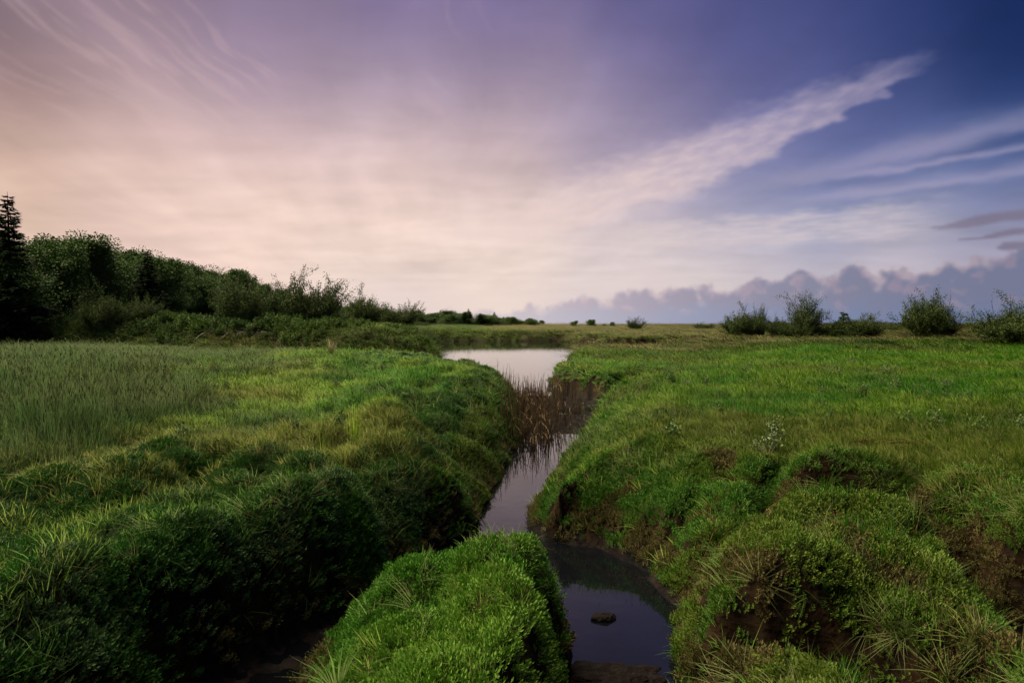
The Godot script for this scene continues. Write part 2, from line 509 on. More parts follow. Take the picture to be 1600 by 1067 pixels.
	for c in [bay, creek, gully, slough, inlet, ditch, ditch2, groove, groove2, groove3]:
		var lo := Vector2(1e9, 1e9)
		var hi := -lo
		for p in c:
			lo = lo.min(Vector2(p[0], p[1]))
			hi = hi.max(Vector2(p[0], p[1]))
		var flat := PackedFloat32Array()
		for p in c:
			flat.append_array(PackedFloat32Array(p))
		channels.append([flat, Rect2(lo, hi - lo).grow(3.5)])
	pond = PackedVector2Array([Vector2(0.0, 28.5), Vector2(-2.6, 35.0), Vector2(-4.0, 41.3), Vector2(-4.6, 46.0), Vector2(-5.4, 50.7), Vector2(-7.6, 66.0), Vector2(-11.6, 80.0), Vector2(-13.5, 92.0), Vector2(-10.0, 101.0), Vector2(0.0, 104.0), Vector2(9.2, 104.5), Vector2(8.6, 88.0), Vector2(7.0, 71.0), Vector2(8.5, 63.0), Vector2(10.6, 58.5), Vector2(5.4, 54.9), Vector2(4.6, 48.0), Vector2(3.9, 42.6), Vector2(2.4, 32.5), Vector2(1.5, 28.5)])


func pond_distance(p: Vector2) -> float:
	var best := 1e9
	var inside := false
	var n := pond.size()
	var j := n - 1
	for i in n:
		var a := pond[i]
		var b := pond[j]
		var ab := b - a
		var t := clampf((p - a).dot(ab) / ab.length_squared(), 0.0, 1.0)
		best = minf(best, (p - a - ab * t).length_squared())
		if (a.y > p.y) != (b.y > p.y) and p.x < (b.x - a.x) * (p.y - a.y) / (b.y - a.y) + a.x:
			inside = not inside
		j = i
	return -sqrt(best) if inside else sqrt(best)


# (height, distance from the nearest channel edge in bank widths)
func ground_at(x: float, d: float) -> Vector2:
	var flat := smooth01(1.0, -5.0, x) * (1.0 - smooth01(44.0, 52.0, d + (x + 12.0) * 0.3))
	var base := lerpf(0.95 - 0.12 * flat, lerpf(1.42, 0.45, flat), smooth01(22.0, 62.0, d) if x < 1.0 or x > 19.0 else lerpf(smooth01(22.0, 62.0, d), smooth01(57.5, 59.5, d), smooth01(1.0, 3.0, x) * (1.0 - smooth01(14.0, 19.0, x)))) + 0.12 * smooth01(70.0, 140.0, d)
	base += (noise_a.get_noise_2d(x, d) * 0.16 + noise_a.get_noise_2d(x * 4.0, d * 4.0) * 0.10 * smooth01(-2.0, -4.0, x)) * smooth01(5.0, 14.0, absf(x) + d * 0.5)
	base -= 0.34 * smooth01(1.5, 3.5, x) * (1.0 - smooth01(13.0, 18.0, x)) * smooth01(25.0, 30.0, d) * (1.0 - smooth01(57.0, 59.0, d))
	# the raised bank beyond the slough
	if x < 0.0 and d > 40.0:
		var ds := 45.5 + 0.0 * x
		if x < -12.0:
			ds = lerpf(45.5, 61.0, clampf((-12.0 - x) / 43.0, 0.0, 1.0))
		base += 1.0 * smooth01(2.0, 6.0, d - ds) * smooth01(-5.0, -14.0, x) * (1.0 - 0.6 * smooth01(75.0, 110.0, d))
	base -= 0.22 * smooth01(0.5, 1.4, x) * (1.0 - smooth01(4.0, 6.5, d))
	base -= 0.10 * smooth01(3.6, 5.0, d) * (1.0 - smooth01(6.5, 7.5, d)) * smooth01(-1.6, -1.1, x) * (1.0 - smooth01(0.2, 0.8, x))
	# a rise of rough grass on the west meadow
	base += 0.22 * exp(-(pow((x + 31.0) / 8.0, 2.0) + pow((d - 39.0) / 7.0, 2.0)))
	var amp := 0.10 + 0.16 * smooth01(10.0, 30.0, d)
	var wx := x + noise_b.get_noise_2d(x, d) * amp
	var wd := d + noise_b.get_noise_2d(x + 50.0, d - 30.0) * amp
	var p := Vector2(wx, wd)
	var h := base
	var near := 9.0
	for ch in channels:
		var box: Rect2 = ch[1]
		if not box.has_point(p):
			continue
		var pts: PackedFloat32Array = ch[0]
		var best := 1e9
		var at := 0
		var bt := 0.0
		var east := false
		for k in range(0, pts.size() - 6, 6):
			var ax := pts[k]
			var ad := pts[k + 1]
			var abx := pts[k + 6] - ax
			var abd := pts[k + 7] - ad
			var qx := wx - ax
			var qd := wd - ad
			var t := clampf((qx * abx + qd * abd) / (abx * abx + abd * abd), 0.0, 1.0)
			qx -= abx * t
			qd -= abd * t
			var r := sqrt(qx * qx + qd * qd) - lerpf(pts[k + 2], pts[k + 8], t)
			if r < best:
				best = r
				at = k
				bt = t
				east = abx * qd - abd * qx < 0.0
		var bw := lerpf(pts[at + 4], pts[at + 10], bt) if east else lerpf(pts[at + 3], pts[at + 9], bt)
		var floor_ := lerpf(pts[at + 5], pts[at + 11], bt)
		var q := best / bw
		if q < 1.0:
			var f := 1.0 - pow(1.0 - clampf(q, 0.0, 1.0), 1.9)
			h = minf(h, lerpf(floor_, base, f))
		near = minf(near, q)
	if d > 24.0 and d < 112.0 and absf(x) < 22.0:
		var r := pond_distance(Vector2(x + noise_b.get_noise_2d(x * 0.4, d * 0.4) * 0.8, d + noise_b.get_noise_2d(x * 0.4 + 9.0, d * 0.4) * 1.5))
		var bw := 1.2 if x > 2.0 and d < 90.0 else lerpf(5.0, 3.5, smooth01(45.0, 55.0, d)) + 4.0 * smooth01(96.0, 104.0, d)
		var q := r / bw
		if q < 1.0:
			var f := 1.0 - pow(1.0 - clampf(q, 0.0, 1.0), 2.6)
			h = minf(h, lerpf(-0.3, base, f))
		near = minf(near, q)
	# cushions
	if d < 60.0:
		var cell := noise_c.get_noise_2d(x, d) + 1.0          # 0 at a cushion's centre
		var dome := 1.0 - minf(cell * cell * 1.6, 1.0)
		var big := noise_c.get_noise_2d(x * 0.5 + 40.0, d * 0.5) + 1.0
		var dome2 := 1.0 - minf(big * big * 1.5, 1.0)
		var edge := smooth01(0.02, 0.35, near) * (1.0 - 0.62 * smooth01(1.1, 2.6, near)) * (1.0 - 0.7 * smooth01(0.5, 1.5, x) * smooth01(6.8, 8.8, d)) * (1.0 + 0.1 * smooth01(-0.8, -1.6, x) * (1.0 - smooth01(14.0, 20.0, d)))
		h += (dome * 0.27 + dome2 * 0.30 - 0.24) * edge * smooth01(0.05, 0.4, h)
		if near < 0.3:
			h += noise_q.get_noise_2d(x * 2.2, d * 2.2) * 0.05 * smooth01(-0.1, 0.08, h)
	return Vector2(h, near)


func ground_row(i: int) -> void:
	var out := PackedFloat32Array()
	out.resize(angles.size() * 2)
	var r := reach[i]
	for k in angles.size():
		var g := ground_at(sin(angles[k]) * r, cos(angles[k]) * r)
		out[k * 2] = g.x
		out[k * 2 + 1] = g.y
	rows[i] = out


func make_ground() -> void:
	define_channels()
	# a polar sheet, finer toward the creek
	var a := -180.0
	while a < 180.0:
		angles.append(deg_to_rad(a))
		a += 0.22 if absf(a) < 50.0 else (1.0 if absf(a) < 80.0 else 4.0)
	angles.append(deg_to_rad(180.0))
	var r := 0.7
	while r < 150.0:
		reach.append(r)
		r *= 1.0125
	while r < 3800.0:
		reach.append(r)
		r *= 1.12
	rows.resize(reach.size())
	var id := WorkerThreadPool.add_group_task(ground_row, reach.size())
	WorkerThreadPool.wait_for_group_task_completion(id)
	var nc := angles.size()
	var nr := reach.size()
	var v := PackedVector3Array()
	var col := PackedColorArray()
	var nor := PackedVector3Array()
	var idx := PackedInt32Array()
	v.resize(nc * nr + 1)
	col.resize(nc * nr + 1)
	nor.resize(nc * nr + 1)
	for i in nr:
		var row: PackedFloat32Array = rows[i]
		for k in nc:
			v[i * nc + k] = Vector3(sin(angles[k]) * reach[i], row[k * 2], -cos(angles[k]) * reach[i])
	for i in nr:
		var row: PackedFloat32Array = rows[i]
		for k in nc:
			var q := i * nc + k
			var du := v[i * nc + mini(k + 1, nc - 1)] - v[i * nc + maxi(k - 1, 0)]
			var dv := v[mini(i + 1, nr - 1) * nc + k] - v[maxi(i - 1, 0) * nc + k]
			var n := du.cross(dv).normalized()
			if n.y < 0.0:
				n = -n
			nor[q] = n
			var p := v[q]
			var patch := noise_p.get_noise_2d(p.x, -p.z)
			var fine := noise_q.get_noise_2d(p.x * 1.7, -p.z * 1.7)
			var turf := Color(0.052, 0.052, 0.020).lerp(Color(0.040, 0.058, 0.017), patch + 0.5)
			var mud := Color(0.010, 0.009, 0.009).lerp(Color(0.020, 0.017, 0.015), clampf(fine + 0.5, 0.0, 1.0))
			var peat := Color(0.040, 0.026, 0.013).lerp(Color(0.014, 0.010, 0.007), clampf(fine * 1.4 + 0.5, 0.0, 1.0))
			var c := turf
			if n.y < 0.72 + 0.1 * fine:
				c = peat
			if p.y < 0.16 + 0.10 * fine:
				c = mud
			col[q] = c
	for i in nr - 1:
		for k in nc - 1:
			var q := i * nc + k
			idx.append(q); idx.append(q + nc); idx.append(q + 1)
			idx.append(q + 1); idx.append(q + nc); idx.append(q + nc + 1)
	var g0 := ground_at(0, 0)
	v[nc * nr] = Vector3(0, g0.x, 0)
	nor[nc * nr] = Vector3.UP
	col[nc * nr] = Color(0.04, 0.045, 0.016)
	for k in nc - 1:
		idx.append(nc * nr); idx.append(k); idx.append(k + 1)
	var arr := []
	arr.resize(Mesh.ARRAY_MAX)
	arr[Mesh.ARRAY_VERTEX] = v
	arr[Mesh.ARRAY_NORMAL] = nor
	arr[Mesh.ARRAY_COLOR] = col
	arr[Mesh.ARRAY_INDEX] = idx
	var m := ArrayMesh.new()
	m.add_surface_from_arrays(Mesh.PRIMITIVE_TRIANGLES, arr)
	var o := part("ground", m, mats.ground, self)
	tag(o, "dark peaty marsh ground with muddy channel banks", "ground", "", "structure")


func make_water() -> void:
	var m := PlaneMesh.new()
	m.size = Vector2(70, 125)
	var o := part("water", m, mats.water, self)
	o.position = Vector3(-8, 0, -52)
	tag(o, "still creek and pond water mirroring the evening sky", "water", "", "structure")


func make_far_land() -> void:
	# low blue hills across the sound
	var s := Shape.new()
	var f := FastNoiseLite.new()
	f.seed = 5
	f.frequency = 0.9
	f.fractal_octaves = 4
	var prev_a := Vector3.ZERO
	var prev_b := Vector3.ZERO
	for k in 181:
		var az := -20.0 + k * 0.75
		var top := (9.0 + 17.0 * f.get_noise_1d(k * 0.12)) * smooth01(2.0, 22.0, az)
		var a := from_angles(az, 0.0) * 3300.0
		var b := from_angles(az, 0.0) * 3500.0 + Vector3.UP * maxf(top, 1.0)
		a.y = -6.0
		if k > 0:
			s.tri(prev_a, prev_b, a, Color(0.035, 0.045, 0.040))
			s.tri(a, prev_b, b, Color(0.035, 0.045, 0.040))
		prev_a = a
		prev_b = b
	var o := part("hills", s.mesh(), mats.bark, self)
	tag(o, "low blue hills far across the sound", "hills", "", "structure")


# ------------------------------------------------------------------ grass
func grass_tuft(rng: RandomNumberGenerator, blades: int, radius: float, high: float, wide: float, bend: float) -> ArrayMesh:
	var s := Shape.new()
	for k in blades:
		var w := rng.randf() * TAU
		var out := Vector3(cos(w), 0, sin(w))
		var at := Vector3(cos(w + rng.randf_range(-1, 1)), 0, sin(w)) * radius * sqrt(rng.randf())
		var tone := rng.randf_range(0.65, 1.25)
		var c := Color(tone * rng.randf_range(0.92, 1.12), tone, tone * rng.randf_range(0.8, 1.1))
		var b := bend * rng.randf_range(0.3, 1.3)
		if rng.randf() < 0.14:          # a dead blade
			c = Color(2.0, 1.0, 2.6) * rng.randf_range(0.6, 1.0)
			b = rng.randf_range(0.5, 1.5)
		s.blade(at - Vector3.UP * 0.02, out, high * rng.randf_range(0.45, 1.2), b, wide * rng.randf_range(0.6, 1.2), c)
	return s.mesh()


func succulent_tuft(rng: RandomNumberGenerator, stems: int, radius: float, high: float) -> ArrayMesh:
	var s := Shape.new()
	for k in stems:
		var w := rng.randf() * TAU
		var at := Vector3(cos(w), 0, sin(w)) * radius * sqrt(rng.randf())
		var lean := Vector3(rng.randf_range(-0.3, 0.3), 1.0, rng.randf_range(-0.3, 0.3)).normalized()
		var hh := high * rng.randf_range(0.55, 1.1)
		var pairs := 4
		for j in pairs:
			var t := (j + 0.6) / pairs
			var turn := w + j * 1.6
			for e in 2:
				var dirv := Vector3(cos(turn + e * PI), 0, sin(turn + e * PI))
				var along := (dirv * lerpf(0.9, 0.35, t) + lean).normalized()
				s.leaf(at + lean * hh * t - Vector3.UP * 0.015, along, along.cross(Vector3(0.2, 1, 0.1)).normalized(), hh * 0.34, hh * 0.15, Color(1.0, 1.0, 0.9))
		s.blade(at - Vector3.UP * 0.02, lean, hh, 0.05, 0.004, Color(0.7, 0.6, 0.5))
	return s.mesh()


func seed_tuft(rng: RandomNumberGenerator, blades: int, radius: float, high: float, wide: float) -> ArrayMesh:
	var s := Shape.new()
	for k in blades:
		var w := rng.randf() * TAU
		var out := Vector3(cos(w), 0, sin(w))
		var at := out * radius * sqrt(rng.randf())
		var tone := rng.randf_range(0.7, 1.2)
		var hh := high * rng.randf_range(0.55, 1.1)
		var bend := rng.randf_range(0.1, 0.45)
		var green := rng.randf() < 0.4
		var c := Color(tone * 0.62, tone * 0.95, tone * 0.5) if green else Color(tone, tone, tone)
		s.blade(at - Vector3.UP * 0.02, out, hh * (0.7 if green else 1.0), bend, wide, c)
		if not green and k % 6 == 0:
			var tip := at + Vector3.UP * hh * (1.0 - bend * 0.35) + out * bend * hh
			s.leaf(tip - Vector3.UP * 0.05, (Vector3.UP + out * 0.5).normalized(), Vector3(-out.z, 0, out.x), 0.10, 0.010, Color(tone * 1.2, tone * 1.0, tone * 0.85))
	return s.mesh()


func leafy_clump(rng: RandomNumberGenerator) -> ArrayMesh:
	var s := Shape.new()
	for k in 26:
		var w := rng.randf() * TAU
		var lean := rng.randf()
		var top := Vector3(cos(w) * lean * 0.6, rng.randf_range(0.6, 1.1), sin(w) * lean * 0.6)
		s.tube(PackedVector3Array([Vector3(cos(w) * 0.1, -0.1, sin(w) * 0.1), top]), PackedFloat32Array([0.006, 0.003]), 3, Color(0.8, 0.7, 0.6))
		for q in 9:
			var t := rng.randf_range(0.15, 1.0)
			leaf_at(s, rng, top * t, 0.14, Color(1, 1, 1) * rng.randf_range(0.7, 1.25), 0.05)
	return s.mesh()


func scatter(called: String, label: String, mesh: Mesh, material: Material, buf: PackedFloat32Array) -> void:
	if buf.is_empty():
		return
	var mm := MultiMesh.new()
	mm.transform_format = MultiMesh.TRANSFORM_3D
	mm.use_colors = true
	mm.mesh = mesh
	mm.instance_count = buf.size() / 16
	mm.buffer = buf
	var o := MultiMeshInstance3D.new()
	o.name = numbered(called)
	o.multimesh = mm
	o.material_override = material
	add_child(o)
	tag(o, label, "grass", "", "stuff")


func put(buf: PackedFloat32Array, p: Vector3, turn: float, tilt: Vector2, sxz: float, sy: float, c: Color) -> void:
	var b := Basis(Vector3.UP, turn)
	var up := Vector3(tilt.x, 1.0, tilt.y).normalized()
	var bx := (b.x - up * b.x.dot(up)).normalized() * sxz
	var bz := bx.normalized().cross(up) * sxz
	up *= sy
	buf.append_array(PackedFloat32Array([bx.x, up.x, bz.x, p.x, bx.y, up.y, bz.y, p.y, bx.z, up.z, bz.z, p.z, c.r, c.g, c.b, 1.0]))


func make_grass() -> void:
	var rng := RandomNumberGenerator.new()
	rng.seed = 77
	var nc := angles.size()
	var lush := [PackedFloat32Array(), PackedFloat32Array(), PackedFloat32Array()]
	var succ := [PackedFloat32Array(), PackedFloat32Array()]
	var tall := [PackedFloat32Array(), PackedFloat32Array()]
	var hang := PackedFloat32Array()
	for i in reach.size() - 1:
		var d0 := reach[i]
		if d0 > 420.0 or d0 < 1.2:
			continue
		var ra: PackedFloat32Array = rows[i]
		var rb: PackedFloat32Array = rows[i + 1]
		var dr := reach[i + 1] - d0
		var scale := clampf(d0 / 9.0, 1.0, 8.0)
		if d0 > 120.0:
			scale = 8.0 * d0 / 120.0
		for k in nc - 1:
			var a0 := angles[k]
			if absf(a0) > 0.80:
				continue
			var area := d0 * (angles[k + 1] - a0) * dr
			var h00 := ra[k * 2]
			if h00 < 0.03:
				continue
			var near := ra[k * 2 + 1]
			if near < 0.12 and d0 > 13.0 and d0 < 26.0 and absf(a0) < 0.2:
				continue
			var x0 := sin(a0) * d0
			var z0 := cos(a0) * d0
			var patch := noise_p.get_noise_2d(x0, z0)
			var patch2 := noise_p.get_noise_2d(x0 * 0.35 + 80.0, z0 * 0.35)
			var gx := (ra[k * 2 + 2] - h00) / (d0 * (angles[k + 1] - a0))
			var gd := (rb[k * 2] - h00) / dr
			var steep := sqrt(gx * gx + gd * gd)
			# what grows here
			var west := x0 < -1.2 + z0 * 0.02
			var on_mound := z0 < 6.4 and x0 > -1.6 and x0 < 0.7
			var p_succ := 0.0
			var p_tall := 0.0
			if on_mound:
				p_succ = 0.88
			elif z0 < 40.0:
				p_succ = 0.95 * (1.0 - smooth01(0.55, 1.5, near + patch * 0.5))
				if not west:
					p_succ = maxf(p_succ, 0.9 * (1.0 - smooth01(6.5, 11.0, z0 + patch * 3.0 + x0 * 0.4)))
				else:
					p_succ = maxf(p_succ, 0.85 * (1.0 - smooth01(6.5, 9.5, z0 + patch * 3.0)))
			if west:
				p_tall = 0.42 * smooth01(-5.0, -11.0, x0 + patch * 5.0 + (z0 - 14.0) * 0.2) * smooth01(7.0, 10.5, z0) * (1.0 - 0.75 * smooth01(42.0, 48.0, z0))
				p_tall = maxf(p_tall, 0.3 * smooth01(39.0, 50.0, z0))
				p_tall = maxf(p_tall, 0.5 * smooth01(-0.30, -0.65, x0 / z0 + patch * 0.3) * smooth01(7.5, 10.0, z0))
			else:
				p_tall = maxf(0.85 * smooth01(34.0, 50.0, z0 + patch * 9.0 + patch2 * 8.0), 0.05 * smooth01(8.0, 11.0, z0))
			if near < 0.9 and z0 > 25.0:
				p_tall *= 0.6
			var dens := 230.0 / (scale * scale)
			if h00 < 0.35:
				dens *= smooth01(0.02, 0.08 + 0.05 * patch, h00) if z0 > 5.7 or x0 > 1.2 else smooth01(0.10 + 0.1 * patch, 0.26, h00)
			dens *= sqrt(1.0 + minf(steep * steep, 9.0))
			if steep > 1.3 and (not west or z0 < 6.0 or z0 > 50.0):
				dens *= lerpf(1.0, 0.22, smooth01(1.3, 2.2, steep + patch))
			if d0 > 60.0:
				dens *= 0.8
			var n := area * dens * (1.15 + 0.75 * p_succ)
			var cnt := int(n) + (1 if rng.randf() < n - int(n) else 0)
			for _q in cnt:
				var fa := rng.randf()
				var fr := rng.randf()
				var aa := a0 + (angles[k + 1] - a0) * fa
				var rr := d0 + dr * fr
				var y := lerpf(lerpf(h00, ra[k * 2 + 2], fa), lerpf(rb[k * 2], rb[k * 2 + 2], fa), fr)
				if y < 0.025:
					continue
				var p := Vector3(sin(aa) * rr, y, -cos(aa) * rr)
				var tilt := Vector2(-gx * cos(a0) - gd * sin(a0), gx * sin(a0) * -1.0 + gd * cos(a0)) * 0.45
				tilt = tilt.limit_length(0.9) + Vector2(rng.randf_range(-0.12, 0.12), rng.randf_range(-0.12, 0.12))
				var fine := noise_q.get_noise_2d(p.x, p.z)
				var u := rng.randf()
				var v := rng.randf_range(0.8, 1.2)
				if z0 < 24.0 and near > 0.25 and near < 1.3 and rng.randf() < (0.025 if on_mound else 0.06) * minf(scale, 2.0) and noise_q.get_noise_2d(p.x * 0.6 - 9.0, p.z * 0.6) > -0.05:
					put(hang, p, rng.randf() * TAU, tilt * 1.3, rng.randf_range(0.7, 1.3) * sqrt(scale), rng.randf_range(0.6, 1.2) * sqrt(scale), Color(0.085, 0.125, 0.034).lerp(Color(0.13, 0.13, 0.055), rng.randf()) * v)
					continue
				if u < p_tall:
					var c := Color(0.048, 0.064, 0.026).lerp(Color(0.030, 0.056, 0.018), clampf(0.45 + patch * 1.2 + fine * 0.5, 0.0, 1.0))
					if z0 > 46.0 and x0 > -6.0:
						c = c.lerp(Color(0.135, 0.112, 0.056), clampf(0.55 + patch * 1.4, 0.0, 1.0))
					put(tall[rng.randi() % 2], p, rng.randf() * TAU, tilt * 0.5 + Vector2(0.10, 0.04), sqrt(scale) * scale * 0.42 + 0.5, rng.randf_range(0.7, 1.2) * (0.5 if not west else lerpf(0.72, 1.05, smooth01(-0.45, -0.65, x0 / z0))) * (1.0 + 0.04 * scale) * (1.0 + 0.9 * noise_p.get_noise_2d(p.x * 2.2, p.z * 2.2)) * (1.0 - 0.35 * smooth01(30.0, 44.0, z0)), c * v)
				elif u < p_tall + p_succ * (1.0 - p_tall):
					var c: Color
					if on_mound:
						c = Color(0.060, 0.150, 0.018).lerp(Color(0.085, 0.165, 0.020), clampf(0.5 + patch * 2.0 + fine, 0.0, 1.0))
					elif west:
						c = Color(0.040, 0.105, 0.022).lerp(Color(0.060, 0.105, 0.040), clampf(0.5 + fine * 1.3, 0.0, 1.0))
					else:
						c = Color(0.082, 0.120, 0.018).lerp(Color(0.050, 0.120, 0.018), clampf(0.5 + patch * 1.6 + fine * 0.6, 0.0, 1.0))
					if (h00 < 0.3 and fine > 0.0) or (not west and not on_mound and z0 < 9.0 and noise_q.get_noise_2d(p.x * 0.7 + 31.0, p.z * 0.7) > 0.44):
						c = Color(0.085, 0.072, 0.028)
					put(succ[rng.randi() % 2], p, rng.randf() * TAU, tilt, (0.75 + 0.25 * scale) * rng.randf_range(0.9, 1.4) * maxf(1.0, scale * 0.75), rng.randf_range(0.8, 1.35) * (0.9 + 0.12 * scale), c * v)
				else:
					var c := Color(0.056, 0.150, 0.024).lerp(Color(0.118, 0.200, 0.030), clampf(0.5 + patch * 1.5 + fine * 0.6, 0.0, 1.0))
					if patch2 > 0.1:
						c = c.lerp(Color(0.12, 0.13, 0.035), clampf((patch2 - 0.1) * 2.0, 0.0, 0.7))
					if z0 > 40.0:
						c = c.lerp(Color(0.09, 0.105, 0.03), 0.5)
					put(lush[rng.randi() % 3], p, rng.randf() * TAU, tilt + Vector2(0.08, 0.0), scale * rng.randf_range(0.85, 1.25) * (0.6 if on_mound else 1.0), rng.randf_range(0.55, 1.5) * (0.7 if on_mound else 1.0) * (0.85 + 0.13 * scale) * (1.0 + 0.5 * fine), c * v)
	# undergrowth on the raised bank and along the foot of the wood
	var under := [PackedFloat32Array(), PackedFloat32Array()]
	for k in 5200:
		var x := rng.randf_range(-62.0, -5.0)
		var z := rng.randf_range(47.0, 62.0) if k % 3 > 0 else rng.randf_range(47.0, 150.0)
		if k % 3 == 0:
			x = -43.0 - maxf(0.0, z - 60.0) * 0.085 + rng.randfn() * 3.5
		var ds := 45.5 if x > -12.0 else lerpf(45.5, 61.0, clampf((-12.0 - x) / 43.0, 0.0, 1.0))
		var g := ground_at(x, z)
		if z < ds + 2.5 or g.x < 0.5 or (x > -26.5 and x < -18.0 and z < ds + 3.6):
			continue
		var pt := noise_p.get_noise_2d(x * 0.6, z * 0.6)
		if k % 3 > 0 and pt < -0.12 + 0.25 * smooth01(-22.0, -8.0, x):
			continue
		var c := Color(0.055, 0.100, 0.024).lerp(Color(0.095, 0.155, 0.030), clampf(pt + rng.randf_range(0.0, 0.6), 0.0, 1.0))
		if k % 3 == 0:
			c = Color(0.045, 0.080, 0.022)
		var sz := rng.randf_range(0.55, 1.05) * (1.5 if k % 3 == 0 else 1.0) * (1.0 - 0.45 * smooth01(-25.0, -8.0, x))
		put(under[k % 2], Vector3(x, g.x, -z), rng.randf() * TAU, Vector2.ZERO, sz, sz * rng.randf_range(0.8, 1.3), c * rng.randf_range(0.8, 1.2))
	var weeds := PackedFloat32Array()
	for k in 900:
		var yellow := k < 130
		var x := rng.randfn() * 1.6 - 12.6 if yellow else rng.randf_range(-14.0, 14.0)
		var z := rng.randfn() * 0.9 + 20.5 if yellow else rng.randf_range(7.0, 30.0)
		var g := ground_at(x, z)
		if g.y < 0.9 or absf(x) > z * 0.85 or (not yellow and noise_p.get_noise_2d(x * 1.5 + 20.0, z * 1.5) < 0.12):
			continue
		var sz := rng.randf_range(0.14, 0.30)
		var c := Color(0.19, 0.23, 0.03) if yellow else Color(0.075, 0.130, 0.030).lerp(Color(0.15, 0.19, 0.09), rng.randf() * rng.randf())
		put(weeds, Vector3(x, g.x, -z), rng.randf() * TAU, Vector2.ZERO, sz, sz * rng.randf_range(0.8, 1.4), c)
	var ur := RandomNumberGenerator.new()
	ur.seed = 8
	scatter("meadow_weeds", "broad-leaved weeds scattered through the meadow grass", leafy_clump(ur), mats.leaf, weeds)
	for k in 2:
		scatter("undergrowth", "tangle of nettles and brambles on the raised bank", leafy_clump(ur), mats.leaf, under[k])
	var mr := RandomNumberGenerator.new()
	mr.seed = 5
	for k in 3:
		scatter("meadow_grass", "short lush green grass covering both creek banks", grass_tuft(mr, 16, 0.06, 0.15, 0.0065, [0.25, 0.45, 0.7][k]), mats.grass, lush[k])
	scatter("overhanging_grass", "long limp grass drooping over the lips of the creek banks", grass_tuft(mr, 22, 0.05, 0.23, 0.0038, 1.4), mats.grass, hang)
	for k in 2:
		scatter("saltmarsh_plants", "low fleshy green saltmarsh plants cushioning the creek banks", succulent_tuft(mr, 13, 0.055, 0.065), mats.succulent, succ[k])
	for k in 2:
		scatter("tall_grass", "tall tan seeding grass waving over the rough meadow", seed_tuft(mr, 15, 0.13, 0.5, 0.006), mats.dry, tall[k])
	print("tufts ", (lush[0].size() + lush[1].size() + lush[2].size()) / 16, " ", (succ[0].size() + succ[1].size()) / 16, " ", (tall[0].size() + tall[1].size()) / 16)


# ------------------------------------------------------------------ trees and bushes
# each maker returns [wood mesh, foliage mesh]; sizes in metres
func limb(s: Shape, rng: RandomNumberGenerator, from: Vector3, dir: Vector3, long: float, thick: float, droop: float, col: Color, sides := 5) -> PackedVector3Array:
	var pts := PackedVector3Array()
	var rad := PackedFloat32Array()
	var p := from
	var dv := dir.normalized()
	var steps := 5
	for k in steps + 1:
		pts.append(p)
		rad.append(thick * (1.0 - 0.8 * k / steps))
		dv = (dv + Vector3(rng.randf_range(-0.22, 0.22), rng.randf_range(-0.16, 0.16) - droop, rng.randf_range(-0.22, 0.22))).normalized()
		p += dv * long / steps
	s.tube(pts, rad, sides, col)
	return pts


func broadleaf(sd: int, high: float, spread: float, leaves: int, size: float, c0: Color, c1: Color, trunk_share := 0.32) -> Array:
	var rng := RandomNumberGenerator.new()
	rng.seed = sd
	var wood := Shape.new()
	var fol := Shape.new()
	var bark := Color(0.065, 0.055, 0.045)
	var trunk := limb(wood, rng, Vector3.ZERO, Vector3(rng.randf_range(-0.1, 0.1), 1, rng.randf_range(-0.1, 0.1)), high * 0.85, high * 0.022, 0.0, bark, 7)
	var spots: Array = []
	var n := 22
	for k in n:
		var t := lerpf(trunk_share, 1.0, (k + rng.randf()) / n)
		var f := t * 5.0 * 0.98
		var base: Vector3 = trunk[int(f)].lerp(trunk[mini(int(f) + 1, 5)], f - int(f))
		var w := k * 2.4 + rng.randf()
		var bulge := sin(clampf((t - trunk_share * 0.5) / (1.05 - trunk_share * 0.5), 0.0, 1.0) * PI)
		var long := spread * (0.25 + 0.75 * bulge) * rng.randf_range(0.75, 1.2)
		var pts := limb(wood, rng, base, Vector3(cos(w), lerpf(0.35, 1.2, t), sin(w)), long, high * 0.008, 0.01, bark, 4)
		spots.append([pts[5], long * 0.42 + 0.25])
		spots.append([pts[3], long * 0.40 + 0.2])
		for e in 2:
			var tw := limb(wood, rng, pts[2 + e], Vector3(rng.randf_range(-1, 1), rng.randf_range(0.0, 1.0), rng.randf_range(-1, 1)), long * 0.5, high * 0.004, 0.0, bark, 3)
			spots.append([tw[5], long * 0.28 + 0.2])
	spots.append([trunk[5], spread * 0.3])
	var each := leaves / spots.size()
	for sp in spots:
		var tone := rng.randf()
		for q in each:
			var o: Vector3 = Vector3(rng.randfn(), rng.randfn() * 0.75, rng.randfn()).normalized() * pow(rng.randf(), 0.45) * sp[1]
			if o.y < 0.0:
				o.y *= 0.6
			var along := (o.normalized() + Vector3(rng.randf_range(-0.8, 0.8), rng.randf_range(-0.7, 0.5), rng.randf_range(-0.8, 0.8))).normalized()
			var side := along.cross(Vector3(rng.randf_range(-1, 1), rng.randf_range(-1, 1), rng.randf_range(-1, 1))).normalized()
			fol.leaf(sp[0] + o, along, side, size * rng.randf_range(0.7, 1.3), size * rng.randf_range(0.5, 0.85), c0.lerp(c1, clampf(tone * 0.7 + rng.randf() * 0.4, 0.0, 1.0)))
	return [wood.mesh(), fol.mesh()]


